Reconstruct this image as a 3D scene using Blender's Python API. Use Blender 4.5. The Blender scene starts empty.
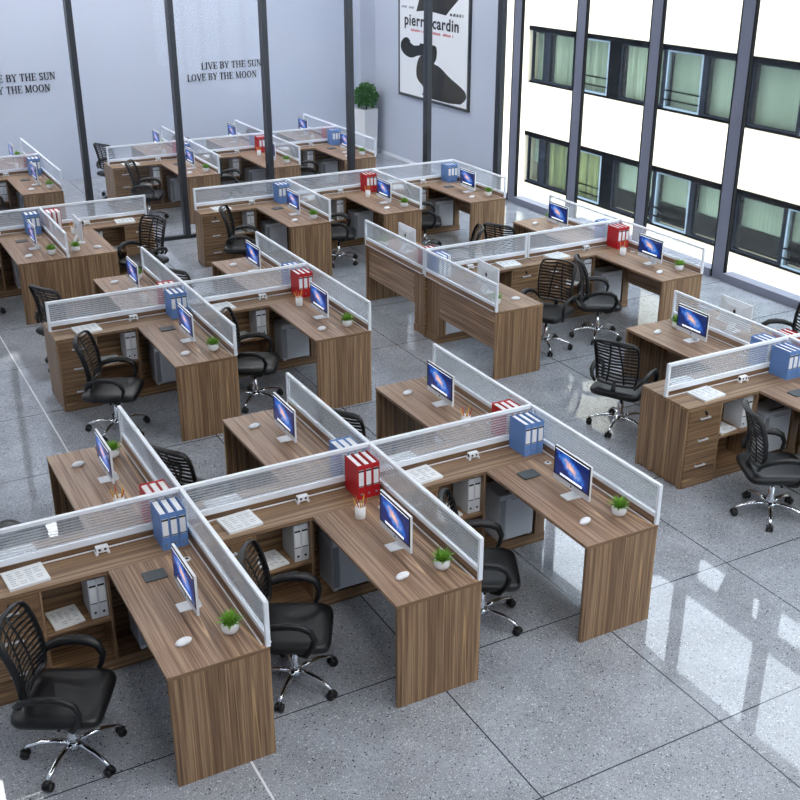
import bpy, bmesh, math, random
from mathutils import Vector, Matrix
random.seed(7)
PI = math.pi
S = bpy.context.scene
COL = S.collection

# ------------------------------------------------------------------ camera
CX, CY, CZ = -1.736, -6.1984, 4.4404
YAW, PIT, ROL, FPX = 0.4968, 0.4162, -0.001, 1090.57
FW = Vector((math.sin(YAW)*math.cos(PIT), math.cos(YAW)*math.cos(PIT), -math.sin(PIT)))
R0 = Vector((math.cos(YAW), -math.sin(YAW), 0)); U0 = R0.cross(FW)
RR = R0*math.cos(ROL)+U0*math.sin(ROL); UU = -R0*math.sin(ROL)+U0*math.cos(ROL)
cam = bpy.data.cameras.new('camera'); co = bpy.data.objects.new('camera', cam); COL.objects.link(co)
cam.sensor_width = 36; cam.lens = FPX/800*36; cam.clip_end = 200
M = Matrix((RR, UU, -FW)).transposed().to_4x4(); M.translation = (CX, CY, CZ)
co.matrix_world = M
S.camera = co

def pix(p):
    d = Vector(p)-Vector((CX, CY, CZ)); w = d.dot(FW)
    return 400+FPX*d.dot(RR)/w, 400-FPX*d.dot(UU)/w
def seen(p, m=12):
    x, y = pix(p)
    return -m < x < 800+m and -m < y < 800+m

# ------------------------------------------------------------------ materials
def srgb(r, g, b):
    f = lambda c: (c/255/12.92) if c/255 <= .04045 else ((c/255+.055)/1.055)**2.4
    return (f(r), f(g), f(b), 1)
def newmat(name):
    m = bpy.data.materials.new(name); m.use_nodes = True
    nt = m.node_tree; b = nt.nodes['Principled BSDF']
    return m, nt, b
def flat(name, col, rough=.5, metal=0, spec=.5, noise=0, nscale=20):
    m, nt, b = newmat(name)
    b.inputs['Base Color'].default_value = col
    b.inputs['Roughness'].default_value = rough; b.inputs['Metallic'].default_value = metal
    b.inputs['Specular IOR Level'].default_value = spec
    if noise:
        tc = nt.nodes.new('ShaderNodeTexCoord'); n = nt.nodes.new('ShaderNodeTexNoise')
        n.inputs['Scale'].default_value = nscale
        mx = nt.nodes.new('ShaderNodeMix'); mx.data_type = 'RGBA'
        mx.inputs[6].default_value = [c*(1-noise) for c in col[:3]]+[1]
        mx.inputs[7].default_value = [min(1, c*(1+noise)) for c in col[:3]]+[1]
        nt.links.new(tc.outputs['Object'], n.inputs['Vector'])
        nt.links.new(n.outputs['Fac'], mx.inputs[0]); nt.links.new(mx.outputs[2], b.inputs['Base Color'])
    return m
def ramp(nt, stops):
    r = nt.nodes.new('ShaderNodeValToRGB'); e = r.color_ramp.elements
    e[0].position, e[0].color = stops[0]; e[1].position, e[1].color = stops[-1]
    for p, c in stops[1:-1]:
        k = e.new(p); k.color = c
    return r
def wood(name, axis, gain=1.0, off=0.0, tone=(1, 1, 1)):
    m, nt, b = newmat(name); L = nt.links
    tc = nt.nodes.new('ShaderNodeTexCoord')
    def noise(sc, det, o):
        mp = nt.nodes.new('ShaderNodeMapping')
        s = [sc, sc, sc]; s[axis] = sc*.014
        mp.inputs['Scale'].default_value = s; mp.inputs['Location'].default_value = (o+off, o*.7+off, o*1.3)
        n = nt.nodes.new('ShaderNodeTexNoise'); n.inputs['Scale'].default_value = 1
        n.inputs['Detail'].default_value = det; n.inputs['Roughness'].default_value = .55
        L.new(tc.outputs['Object'], mp.inputs['Vector']); L.new(mp.outputs[0], n.inputs['Vector'])
        return n.outputs['Fac']
    a = noise(55, 2, 3.1); c = noise(170, 2, 9.2); d = noise(15, 0, 5.5)
    s1 = nt.nodes.new('ShaderNodeMath'); s1.operation = 'MULTIPLY_ADD'
    L.new(c, s1.inputs[0]); s1.inputs[1].default_value = .75; L.new(a, s1.inputs[2])
    r = ramp(nt, [(.6, srgb(88, 68, 52)), (.78, srgb(118, 94, 74)), (.94, srgb(138, 114, 92)), (1.0, srgb(154, 130, 106))])
    L.new(s1.outputs[0], r.inputs['Fac'])
    ds = nt.nodes.new('ShaderNodeMath'); ds.operation = 'SUBTRACT'; L.new(d, ds.inputs[0]); ds.inputs[1].default_value = .52
    da = nt.nodes.new('ShaderNodeMath'); da.operation = 'ABSOLUTE'; L.new(ds.outputs[0], da.inputs[0])
    r2 = ramp(nt, [(.004, (.75, .75, .75, 1)), (.016, (0, 0, 0, 1))])
    L.new(da.outputs[0], r2.inputs['Fac'])
    mx = nt.nodes.new('ShaderNodeMix'); mx.data_type = 'RGBA'
    L.new(r2.outputs['Color'], mx.inputs[0]); L.new(r.outputs['Color'], mx.inputs[6]); mx.inputs[7].default_value = srgb(190, 160, 122)
    mu = nt.nodes.new('ShaderNodeMix'); mu.data_type = 'RGBA'; mu.blend_type = 'MULTIPLY'; mu.inputs[0].default_value = 1
    L.new(mx.outputs[2], mu.inputs[6]); mu.inputs[7].default_value = (gain*tone[0], gain*tone[1], gain*tone[2], 1)
    L.new(mu.outputs[2], b.inputs['Base Color'])
    b.inputs['Roughness'].default_value = .42; b.inputs['Specular IOR Level'].default_value = .4
    return m
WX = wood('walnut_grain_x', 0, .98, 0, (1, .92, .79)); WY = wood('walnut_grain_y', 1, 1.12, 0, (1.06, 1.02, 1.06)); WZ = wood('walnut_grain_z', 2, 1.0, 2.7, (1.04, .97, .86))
WXC = wood('walnut_counter', 0, 1.05, 1.3, (1, .95, .88))
MET = flat('white_aluminium', srgb(232, 237, 244), .4, 0)
STEEL = flat('brushed_steel', srgb(226, 228, 232), .3, .4)
CHROME = flat('chrome', srgb(225, 228, 232), .12, 1)
BLACK = flat('black_plastic', srgb(10, 10, 13), .42, 0, .5, .25, 40)
FABR = flat('black_seat', srgb(9, 10, 13), .42, 0, .5, .3, 90)
WHITE = flat('white_plastic', srgb(232, 234, 238), .3, 0, .5, .04, 30)
CERAM = flat('white_ceramic', srgb(236, 237, 238), .25)
PAPER = flat('paper', srgb(236, 238, 240), .8, 0, .2)
INK = flat('ink_grey', srgb(160, 165, 174), .8, 0, .2)
BLUE = flat('blue_binder', srgb(100, 138, 196), .45, 0, .4, .08, 30)
RED = flat('red_binder', srgb(188, 26, 34), .45, 0, .4, .08, 30)
GREYB = flat('white_binder', srgb(214, 218, 224), .5, 0, .3)
DARK = flat('dark_print', srgb(18, 20, 26), .5)
PAD = flat('grey_pad', srgb(74, 80, 84), .5, 0, .4, .1, 60)
ALU = flat('silver_housing', srgb(226, 229, 234), .35, .1)
LEAF = flat('green_leaf', srgb(112, 160, 54), .5, 0, .4, .45, 60)
LEAFD = flat('dark_green_leaf', srgb(52, 112, 40), .5, 0, .4, .5, 16)
SOIL = flat('soil', srgb(45, 34, 26), .9)
PENC = flat('yellow_pencil', srgb(232, 176, 70), .5)
PENR = flat('red_pencil', srgb(206, 84, 52), .5)
FRAME = flat('anthracite_frame', srgb(126, 130, 148), .4, 0, .5, .06, 6)
FRAMEB = flat('black_gasket', srgb(9, 10, 13), .6, 0, .2)
MULL = flat('dark_mullion', srgb(52, 56, 64), .35, .3, .5, .2, 9)
TOWER = flat('tower_white', srgb(216, 222, 230), .35, 0, .5, .03, 20)
WALLB = flat('wall_paint_blue_grey', srgb(198, 206, 222), .7, 0, .3, .03, .8)
WALLR = flat('wall_paint_grey', srgb(194, 201, 216), .7, 0, .3, .03, .8)
CEIL = flat('ceiling_white', srgb(225, 228, 232), .8)
POSTW = flat('poster_white', srgb(238, 240, 242), .5)
POSTK = flat('poster_black', srgb(9, 8, 8), .5, 0, .4, .3, 5)
POSTB = flat('poster_brown_black', srgb(22, 17, 14), .5, 0, .4, .4, 4)
REDINK = flat('poster_red_ink', srgb(214, 130, 138), .6)

def emis(name, col, st):
    m, nt, b = newmat(name)
    b.inputs['Base Color'].default_value = (.8, .8, .8, 1)
    b.inputs['Emission Color'].default_value = col; b.inputs['Emission Strength'].default_value = st
    return m
FILL = emis('fill_glow', (1, .985, .96, 1), 12.5)

def glassmat(name, stripes, base, tint=(.93, .96, 1, 1), gloss=.08, diff=(.86, .9, .96, 1)):
    m = bpy.data.materials.new(name); m.use_nodes = True; nt = m.node_tree; L = nt.links
    nt.nodes.remove(nt.nodes['Principled BSDF']); out = nt.nodes['Material Output']
    tr = nt.nodes.new('ShaderNodeBsdfTransparent'); tr.inputs['Color'].default_value = tint
    df = nt.nodes.new('ShaderNodeBsdfDiffuse'); df.inputs['Color'].default_value = diff
    tl = nt.nodes.new('ShaderNodeBsdfTranslucent'); tl.inputs['Color'].default_value = diff
    gl = nt.nodes.new('ShaderNodeBsdfGlossy'); gl.inputs['Roughness'].default_value = .04
    ml = nt.nodes.new('ShaderNodeMixShader'); ml.inputs[0].default_value = .45
    L.new(df.outputs[0], ml.inputs[1]); L.new(tl.outputs[0], ml.inputs[2])
    m1 = nt.nodes.new('ShaderNodeMixShader'); L.new(tr.outputs[0], m1.inputs[1]); L.new(ml.outputs[0], m1.inputs[2])
    if stripes:
        tc = nt.nodes.new('ShaderNodeTexCoord'); sp = nt.nodes.new('ShaderNodeSeparateXYZ')
        L.new(tc.outputs['Object'], sp.inputs[0])
        mu = nt.nodes.new('ShaderNodeMath'); mu.operation = 'MULTIPLY'; mu.inputs[1].default_value = 2*PI/.0205
        L.new(sp.outputs['Z'], mu.inputs[0])
        sn = nt.nodes.new('ShaderNodeMath'); sn.operation = 'SINE'; L.new(mu.outputs[0], sn.inputs[0])
        rm = nt.nodes.new('ShaderNodeMapRange'); rm.inputs['From Min'].default_value = -.25; rm.inputs['From Max'].default_value = .45
        rm.inputs['To Min'].default_value = base; rm.inputs['To Max'].default_value = base+stripes
        L.new(sn.outputs[0], rm.inputs['Value']); L.new(rm.outputs[0], m1.inputs[0])
    else:
        m1.inputs[0].default_value = base
    m2 = nt.nodes.new('ShaderNodeMixShader'); m2.inputs[0].default_value = gloss
    L.new(m1.outputs[0], m2.inputs[1]); L.new(gl.outputs[0], m2.inputs[2]); L.new(m2.outputs[0], out.inputs['Surface'])
    return m
RIBGLASS = glassmat('ribbed_glass', .26, .13, (.96, .98, 1, 1), .05)
PANE = glassmat('clear_pane', 0, .002, (.99, .995, 1, 1), .015)
GPANE = glassmat('partition_pane', 0, .006, (.975, .985, 1, 1), .008, (.7, .76, .86, 1))

def screenmat():
    m, nt, b = newmat('galaxy_screen'); L = nt.links
    tc = nt.nodes.new('ShaderNodeTexCoord')
    mp = nt.nodes.new('ShaderNodeMapping'); mp.vector_type = 'TEXTURE'
    mp.inputs['Location'].default_value = (0, .005, .215); mp.inputs['Rotation'].default_value = (math.radians(24), 0, 0)
    mp.inputs['Scale'].default_value = (1, .19, .07)
    L.new(tc.outputs['Object'], mp.inputs['Vector'])
    vm = nt.nodes.new('ShaderNodeVectorMath'); vm.operation = 'MULTIPLY'; vm.inputs[1].default_value = (0, 1, 1)
    L.new(mp.outputs[0], vm.inputs[0])
    ln = nt.nodes.new('ShaderNodeVectorMath'); ln.operation = 'LENGTH'; L.new(vm.outputs[0], ln.inputs[0])
    no = nt.nodes.new('ShaderNodeTexNoise'); no.inputs['Scale'].default_value = 30; no.inputs['Detail'].default_value = 4
    L.new(tc.outputs['Object'], no.inputs['Vector'])
    ad = nt.nodes.new('ShaderNodeMath'); ad.operation = 'MULTIPLY_ADD'; ad.inputs[1].default_value = .9
    L.new(no.outputs['Fac'], ad.inputs[0]); 
    sb = nt.nodes.new('ShaderNodeMath'); sb.operation = 'SUBTRACT'; sb.inputs[1].default_value = .45
    L.new(ln.outputs['Value'], sb.inputs[0]); L.new(sb.outputs[0], ad.inputs[2])
    r = ramp(nt, [(0, srgb(255, 214, 190)), (.16, srgb(240, 176, 160)), (.42, srgb(112, 140, 202)), (.62, srgb(40, 106, 192)), (.85, srgb(16, 62, 150)), (1, srgb(14, 34, 92))])
    L.new(ad.outputs[0], r.inputs['Fac'])
    b.inputs['Base Color'].default_value = (.01, .012, .02, 1); b.inputs['Roughness'].default_value = .12
    L.new(r.outputs['Color'], b.inputs['Emission Color']); b.inputs['Emission Strength'].default_value = .8
    return m
SCREEN = screenmat()

def floormat():
    m, nt, b = newmat('terrazzo_tiles'); L = nt.links
    g = nt.nodes.new('ShaderNodeNewGeometry')
    def N(t, **k):
        n = nt.nodes.new(t)
        for a, v in k.items(): setattr(n, a, v)
        return n
    def math_(op, a, b_=None):
        n = N('ShaderNodeMath', operation=op)
        for i, v in enumerate((a, b_)):
            if v is None: continue
            if isinstance(v, (int, float)): n.inputs[i].default_value = v
            else: L.new(v, n.inputs[i])
        return n.outputs[0]
    sp = N('ShaderNodeSeparateXYZ'); L.new(g.outputs['Position'], sp.inputs[0])
    n1 = N('ShaderNodeTexNoise'); n1.inputs['Scale'].default_value = 3.0; n1.inputs['Detail'].default_value = 6; L.new(g.outputs['Position'], n1.inputs['Vector'])
    base = ramp(nt, [(.3, srgb(138, 141, 147)), (.5, srgb(150, 154, 161)), (.72, srgb(162, 166, 174))]); L.new(n1.outputs['Fac'], base.inputs['Fac'])
    def chips(scale, thr, col, prev, soft=.04):
        v = N('ShaderNodeTexVoronoi'); v.inputs['Scale'].default_value = scale; L.new(g.outputs['Position'], v.inputs['Vector'])
        s = N('ShaderNodeSeparateColor'); L.new(v.outputs['Color'], s.inputs[0])
        pick = math_('LESS_THAN', s.outputs[0], thr)
        near = math_('LESS_THAN', v.outputs['Distance'], .36)
        f = math_('MULTIPLY', pick, near)
        mx = N('ShaderNodeMix', data_type='RGBA'); L.new(f, mx.inputs[0]); L.new(prev, mx.inputs[6]); mx.inputs[7].default_value = col
        return mx.outputs[2]
    c = chips(115, .42, srgb(192, 196, 204), base.outputs['Color'])
    c = chips(140, .34, srgb(112, 117, 126), c)
    c = chips(90, .16, srgb(86, 90, 98), c)
    c = chips(74, .10, srgb(206, 209, 216), c)
    c = chips(66, .06, srgb(50, 52, 60), c)
    def line(axis, o, w=.0045):
        t = math_('DIVIDE', math_('SUBTRACT', sp.outputs[axis], o), 1.3065)
        fr = math_('SUBTRACT', t, math_('ROUND', t))
        return math_('LESS_THAN', math_('ABSOLUTE', fr), w/1.3065)
    lx = line(0, 1.151); ly = line(1, -1.205)
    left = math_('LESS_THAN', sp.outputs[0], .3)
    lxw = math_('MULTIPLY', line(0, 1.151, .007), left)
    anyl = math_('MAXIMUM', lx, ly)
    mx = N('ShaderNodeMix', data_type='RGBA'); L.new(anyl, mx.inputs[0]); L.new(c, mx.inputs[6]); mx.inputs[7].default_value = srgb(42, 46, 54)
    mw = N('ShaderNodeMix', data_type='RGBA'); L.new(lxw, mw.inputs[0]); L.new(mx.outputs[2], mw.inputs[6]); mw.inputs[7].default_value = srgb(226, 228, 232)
    L.new(mw.outputs[2], b.inputs['Base Color'])
    b.inputs['Roughness'].default_value = .025; b.inputs['Specular IOR Level'].default_value = .5
    return m
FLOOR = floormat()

def facademat():
    m, nt, b = newmat('facade_render'); L = nt.links
    g = nt.nodes.new('ShaderNodeNewGeometry'); n = nt.nodes.new('ShaderNodeTexNoise'); n.inputs['Scale'].default_value = .8; n.inputs['Detail'].default_value = 6
    L.new(g.outputs['Position'], n.inputs['Vector'])
    r = ramp(nt, [(.35, srgb(166, 156, 134)), (.6, srgb(174, 166, 146))]); L.new(n.outputs['Fac'], r.inputs['Fac'])
    L.new(r.outputs['Color'], b.inputs['Base Color']); b.inputs['Roughness'].default_value = .8
    return m
FACADE = facademat()
def curtainmat(name, c1, c2, sc):
    m, nt, b = newmat(name); L = nt.links
    tc = nt.nodes.new('ShaderNodeTexCoord'); sp = nt.nodes.new('ShaderNodeMapping'); sp.inputs['Scale'].default_value = (0, sc, sc*.04)
    L.new(tc.outputs['Object'], sp.inputs['Vector'])
    n = nt.nodes.new('ShaderNodeTexNoise'); n.inputs['Scale'].default_value = 1; n.inputs['Detail'].default_value = 3
    L.new(sp.outputs[0], n.inputs['Vector'])
    r = ramp(nt, [(.35, c1), (.65, c2)]); L.new(n.outputs['Fac'], r.inputs['Fac']); L.new(r.outputs['Color'], b.inputs['Base Color'])
    b.inputs['Roughness'].default_value = .8
    return m
CURT = curtainmat('pale_curtain', srgb(78, 87, 76), srgb(112, 120, 106), 9)
CURTY = curtainmat('yellow_green_curtain', srgb(50, 58, 30), srgb(112, 116, 74), 8)
BLIND = curtainmat('sage_blind', srgb(74, 84, 74), srgb(88, 97, 88), 2)
ROOMD = flat('dark_room', srgb(14, 16, 14), .9, 0, 0, .4, 2)
WFR = flat('facade_window_frame', srgb(24, 27, 32), .8, 0, 0); WFW = flat('facade_light_frame', srgb(92, 104, 112), .8, 0, 0)
WGL = glassmat('facade_glass', 0, .002, (.9, .93, .9, 1), .006)

# ------------------------------------------------------------------ mesh builder
class MB:
    def __init__(s): s.v = []; s.f = []; s.m = []; s.sm = []
    def add(s, vs, fs, mi=0, smooth=False):
        o = len(s.v); s.v += [tuple(v) for v in vs]
        for f in fs: s.f.append(tuple(i+o for i in f)); s.m.append(mi); s.sm.append(smooth)
        return s
    def box(s, x0, x1, y0, y1, z0, z1, mi=0, bev=0):
        if bev:
            bm = bmesh.new(); bmesh.ops.create_cube(bm, size=1)
            for v in bm.verts: v.co = Vector(((x0+x1)/2+v.co.x*(x1-x0), (y0+y1)/2+v.co.y*(y1-y0), (z0+z1)/2+v.co.z*(z1-z0)))
            bmesh.ops.bevel(bm, geom=list(bm.edges), offset=bev, segments=2, affect='EDGES', profile=.5)
            bm.verts.index_update()
            s.add([v.co[:] for v in bm.verts], [[v.index for v in f.verts] for f in bm.faces], mi); bm.free(); return s
        vs = [(x, y, z) for z in (z0, z1) for y in (y0, y1) for x in (x0, x1)]
        return s.add(vs, [(0, 2, 3, 1), (4, 5, 7, 6), (0, 1, 5, 4), (2, 6, 7, 3), (0, 4, 6, 2), (1, 3, 7, 5)], mi)
    def loft(s, rings, mi=0, smooth=True, cap=True, closed=False):
        n = len(rings[0]); vs = [p for r in rings for p in r]; fs = []
        k = len(rings)
        for i in range(k if closed else k-1):
            a = i*n; b = ((i+1) % k)*n
            for j in range(n): fs.append((a+j, a+(j+1) % n, b+(j+1) % n, b+j))
        if cap and not closed:
            fs.append(tuple(range(n))[::-1]); fs.append(tuple(range((k-1)*n, k*n)))
        return s.add(vs, fs, mi, smooth)
    def tube(s, pts, r, n=8, mi=0, closed=False, flatten=None):
        pts = [Vector(p) for p in pts]; rings = []; K = len(pts)
        prev = None
        for i, p in enumerate(pts):
            if closed: t = pts[(i+1) % K]-pts[i-1]
            else: t = pts[min(i+1, K-1)]-pts[max(i-1, 0)]
            t.normalize()
            if prev is None:
                up = Vector((0, 0, 1)) if abs(t.z) < .9 else Vector((1, 0, 0))
                a = t.cross(up).normalized()
            else:
                a = (prev-t*prev.dot(t)).normalized()
            prev = a; b = t.cross(a)
            rr = r[i] if isinstance(r, (list, tuple)) else r
            ra, rb = (rr, rr) if flatten is None else (rr*flatten[0], rr*flatten[1])
            rings.append([tuple(p+a*math.cos(2*PI*j/n)*ra+b*math.sin(2*PI*j/n)*rb) for j in range(n)])
        return s.loft(rings, mi, True, True, closed)
    def lathe(s, prof, n=20, c=(0, 0, 0), mi=0, rib=0, ribn=0):
        rings = []
        for r, z in prof:
            rings.append([(c[0]+math.cos(2*PI*j/n)*r*(1+rib*math.cos(ribn*2*PI*j/n)), c[1]+math.sin(2*PI*j/n)*r*(1+rib*math.cos(ribn*2*PI*j/n)), c[2]+z) for j in range(n)])
        return s.loft(rings, mi, True, True)
    def cyl(s, p0, p1, r, n=12, mi=0):
        return s.tube([p0, p1], r, n, mi)
    def prism(s, poly, axis, a, b, mi=0):
        # poly in the two other axes (in xyz order), extruded along axis from a to b
        def mk(p, t):
            q = list(p); q.insert(axis, t); return tuple(q)
        n = len(poly)
        vs = [mk(p, a) for p in poly]+[mk(p, b) for p in poly]
        fs = [tuple(range(n)), tuple(range(2*n-1, n-1, -1))]+[(i, n+i, n+(i+1) % n, (i+1) % n) for i in range(n)]
        return s.add(vs, fs, mi)
    def xedge(s):
        for i, f in enumerate(s.f):
            a, b, c = (Vector(s.v[k]) for k in f[:3])
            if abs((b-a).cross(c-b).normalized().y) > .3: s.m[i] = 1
        return s
    def mesh(s, name, mats, sx=1, sy=1):
        me = bpy.data.meshes.new(name)
        vs = [(x*sx, y*sy, z) for x, y, z in s.v]
        me.from_pydata(vs, [], s.f)
        for m in (mats if isinstance(mats, (list, tuple)) else [mats]): me.materials.append(m)
        for p, mi, sm in zip(me.polygons, s.m, s.sm): p.material_index = mi; p.use_smooth = sm
        bm = bmesh.new(); bm.from_mesh(me); bmesh.ops.recalc_face_normals(bm, faces=list(bm.faces)); bm.to_mesh(me); bm.free()
        return me

def struct(name, me, loc=(0, 0, 0), parent=None, kind='structure'):
    o = bpy.data.objects.new(name, me); COL.objects.link(o); o.location = loc
    if parent: o.parent = parent
    elif kind: o['kind'] = kind
    return o
# a spec is (root mesh or None, [(part name, mesh, part label, [(sub name, mesh, label)])])
def inst(name, spec, loc, rz, label, cat, group=None):
    root = bpy.data.objects.new(name, spec[0]); COL.objects.link(root)
    root.location = loc; root.rotation_euler = (0, 0, rz)
    root['label'] = label; root['category'] = cat
    if group: root['group'] = group
    for pn, pm, pl, subs in spec[1]:
        p = bpy.data.objects.new(pn, pm); COL.objects.link(p); p.parent = root
        if pl: p['label'] = pl
        for sn, sm, sl in subs:
            q = bpy.data.objects.new(sn, sm); COL.objects.link(q); q.parent = p
            if sl: q['label'] = sl
    return root

W = 1.3865; D = 1.4831; DW = .587; H = 1.0485; T = .75; CD = .29

# ------------------------------------------------------------------ desk (return), cabinet, screens; local origin = junction foot
def desk_spec(sx, sy):
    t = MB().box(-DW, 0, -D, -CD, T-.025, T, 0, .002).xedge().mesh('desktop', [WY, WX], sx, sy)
    e = MB().box(-DW+.003, 0, -D+.002, -D+.027, 0, T-.025, 0, .0015).mesh('end_panel', WZ, sx, sy)
    mo = MB().box(-.05, -.032, -D+.027, -CD-.005, .32, T-.025).mesh('modesty_panel', WY, sx, sy)
    gm = MB().lathe([(.0, .0), (.026, 0), (.026, .004), (.012, .006), (0, .006)], 16, (-.117, -.395, T)); gm.lathe([(0, .006), (.011, .006), (.011, .0075), (0, .0075)], 12, (-.117, -.395, T), 1)
    g = gm.mesh('cable_grommet', [WHITE, DARK], sx, sy)
    return (None, [('desktop', t, None, []), ('end_panel', e, None, []), ('modesty_panel', mo, None, []), ('cable_grommet', g, 'white round cable grommet', [])])
def cabinet_spec(sx, sy):
    L = W; P = []
    P.append(('countertop', MB().box(-L, 0, -CD, 0, T-.025, T, 0, .002).mesh('countertop', WXC, sx, sy), None, []))
    # outer side panel with two low arches at its foot
    def sidep(x0, x1, arch=True):
        poly = [(-CD+.004, 0), (-CD+.03, 0)]
        if arch:
            for k in range(9):
                a = PI-PI*k/8; poly.append((-CD+.105+.07*math.cos(a)*1.0, .028*math.sin(a)))
            poly += [(-.11, 0)]
            for k in range(7):
                a = PI-PI*k/6; poly.append((-.055+.045*math.cos(a), .028*math.sin(a)))
        poly += [(0, 0), (0, T-.025), (-CD+.004, T-.025)]
        return MB().prism(poly, 0, x0, x1).mesh('side_panel', WZ, sx, sy)
    P.append(('side_panel', sidep(-L, -L+.02), None, []))
    for nm, x0, x1 in (('divider', -1.015, -.997), ('divider', -.605, -.587)):
        P.append((nm, MB().box(x0, x1, -CD+.004, -.01, .085, T-.025).mesh(nm, WZ, sx, sy), None, []))
    P.append(('side_panel', MB().box(-.12, -.035, -CD+.004, -.01, .085, T-.025).mesh('side_panel', WZ, sx, sy), None, []))
    P.append(('back_panel', MB().box(-L+.02, -.002, -.01, 0, 0, T-.025).mesh('back_panel', WX, sx, sy), None, []))
    P.append(('base_board', MB().box(-L+.02, -.02, -CD+.012, -.01, .0, .085).mesh('base_board', WX, sx, sy), None, []))
    P.append(('shelf', MB().box(-.997, -.605, -CD+.008, -.01, .385, .405).mesh('shelf', WX, sx, sy), None, []))
    zs = [(.606, .72, 1), (.405, .602, 0), (.165, .401, 0)]
    for z0, z1, lock in zs:
        dm = MB().box(-L+.022, -1.017, -CD-.002, -CD+.016, z0, z1, 0, .0015).mesh('drawer', WX, sx, sy)
        hm = MB().box(-1.25, -1.14, -CD-.022, -CD-.014, z0+.022, z0+.036).box(-1.245, -1.235, -CD-.016, -CD-.001, z0+.022, z0+.036).box(-1.155, -1.145, -CD-.016, -CD-.001, z0+.022, z0+.036)
        subs = [('handle', hm.mesh('handle', STEEL, sx, sy), 'brushed steel bar handle')]
        if lock:
            lm = MB().cyl((-1.19, -CD-.002, z1-.035), (-1.19, -CD-.012, z1-.035), .011, 12).box(-1.194, -1.186, -CD-.026, -CD-.01, z1-.058, z1-.03)
            subs.append(('lock', lm.mesh('lock', DARK, sx, sy), 'dark keyed lock'))
        P.append(('drawer', dm, None, subs))
    P.append(('drawer_plinth', MB().box(-L+.022, -1.017, -CD-.002, -CD+.012, .0, .16).mesh('drawer_plinth', WX, sx, sy), None, []))
    return (None, P)
SPECS = {}
def gspec(kind, fn, *a):
    k = (kind,)+a
    if k not in SPECS: SPECS[k] = fn(*a)
    return SPECS[k]
def spine_screen(y0, y1, x0, x1):
    t = y1-y0; f = MB()
    zb, zt = .797, H
    f.box(x0, x1, y0, y1, zt-.026, zt, 0, .003); f.box(x0+.026, x1-.026, y0+.001, y1-.001, zb, zb+.042, 0, .002)
    f.box(x0, x0+.026, y0, y1, T, zt-.026, 0, .002); f.box(x1-.026, x1, y0, y1, T, zt-.026, 0, .002)
    g = MB().box(x0+.024, x1-.024, (y0+y1)/2-.003, (y0+y1)/2+.003, zb+.04, zt-.024)
    w = MB().box(x0+.026, x1-.026, y0+.004, y1-.004, T, zb)
    c = MB().box(x0+.026, x1-.026, y0-.004, y0+.004, T, T+.006).box(x0+.026, x1-.026, y1-.004, y1+.004, T, T+.006)
    return (None, [('frame', f.mesh('frame', MET), 'white aluminium frame', []), ('glass_panel', g.mesh('glass_panel', RIBGLASS), 'translucent ribbed glass', []),
                   ('base_board', w.mesh('base_board', WX), 'walnut base board', []), ('trim_strip', c.mesh('trim_strip', MET), None, [])])
def wing_screen(x0, x1, sy):
    f = MB(); y0, y1 = -D, -.016; zb, zt = .802, H
    f.box(x0, x1, y0, y1, zt-.022, zt, 0, .003); f.box(x0+.001, x1-.001, y0+.022, y1-.02, zb, zb+.03, 0, .002)
    f.box(x0, x1, y0, y0+.022, T, zt-.022, 0, .002); f.box(x0, x1, y1-.02, y1, T, zt-.022, 0, .002)
    g = MB().box((x0+x1)/2-.003, (x0+x1)/2+.003, y0+.02, y1-.018, zb+.028, zt-.02)
    w = MB().box(x0+.004, x1-.004, y0+.022, y1-.02, T, zb)
    c = MB().box(x0-.016, x0-.010, y0+.03, y1-.02, T, T+.006) if x0 < 0 else MB()
    if x1 > 0.001: c.box(x1+.010, x1+.016, y0+.03, y1-.02, T, T+.006)
    return (None, [('frame', f.mesh('frame', MET, 1, sy), 'white aluminium frame', []), ('glass_panel', g.mesh('glass_panel', RIBGLASS, 1, sy), 'translucent ribbed glass', []),
                   ('base_board', w.mesh('base_board', WY, 1, sy), 'walnut base board', []), ('trim_strip', c.mesh('trim_strip', MET, 1, sy), None, [])])

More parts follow.
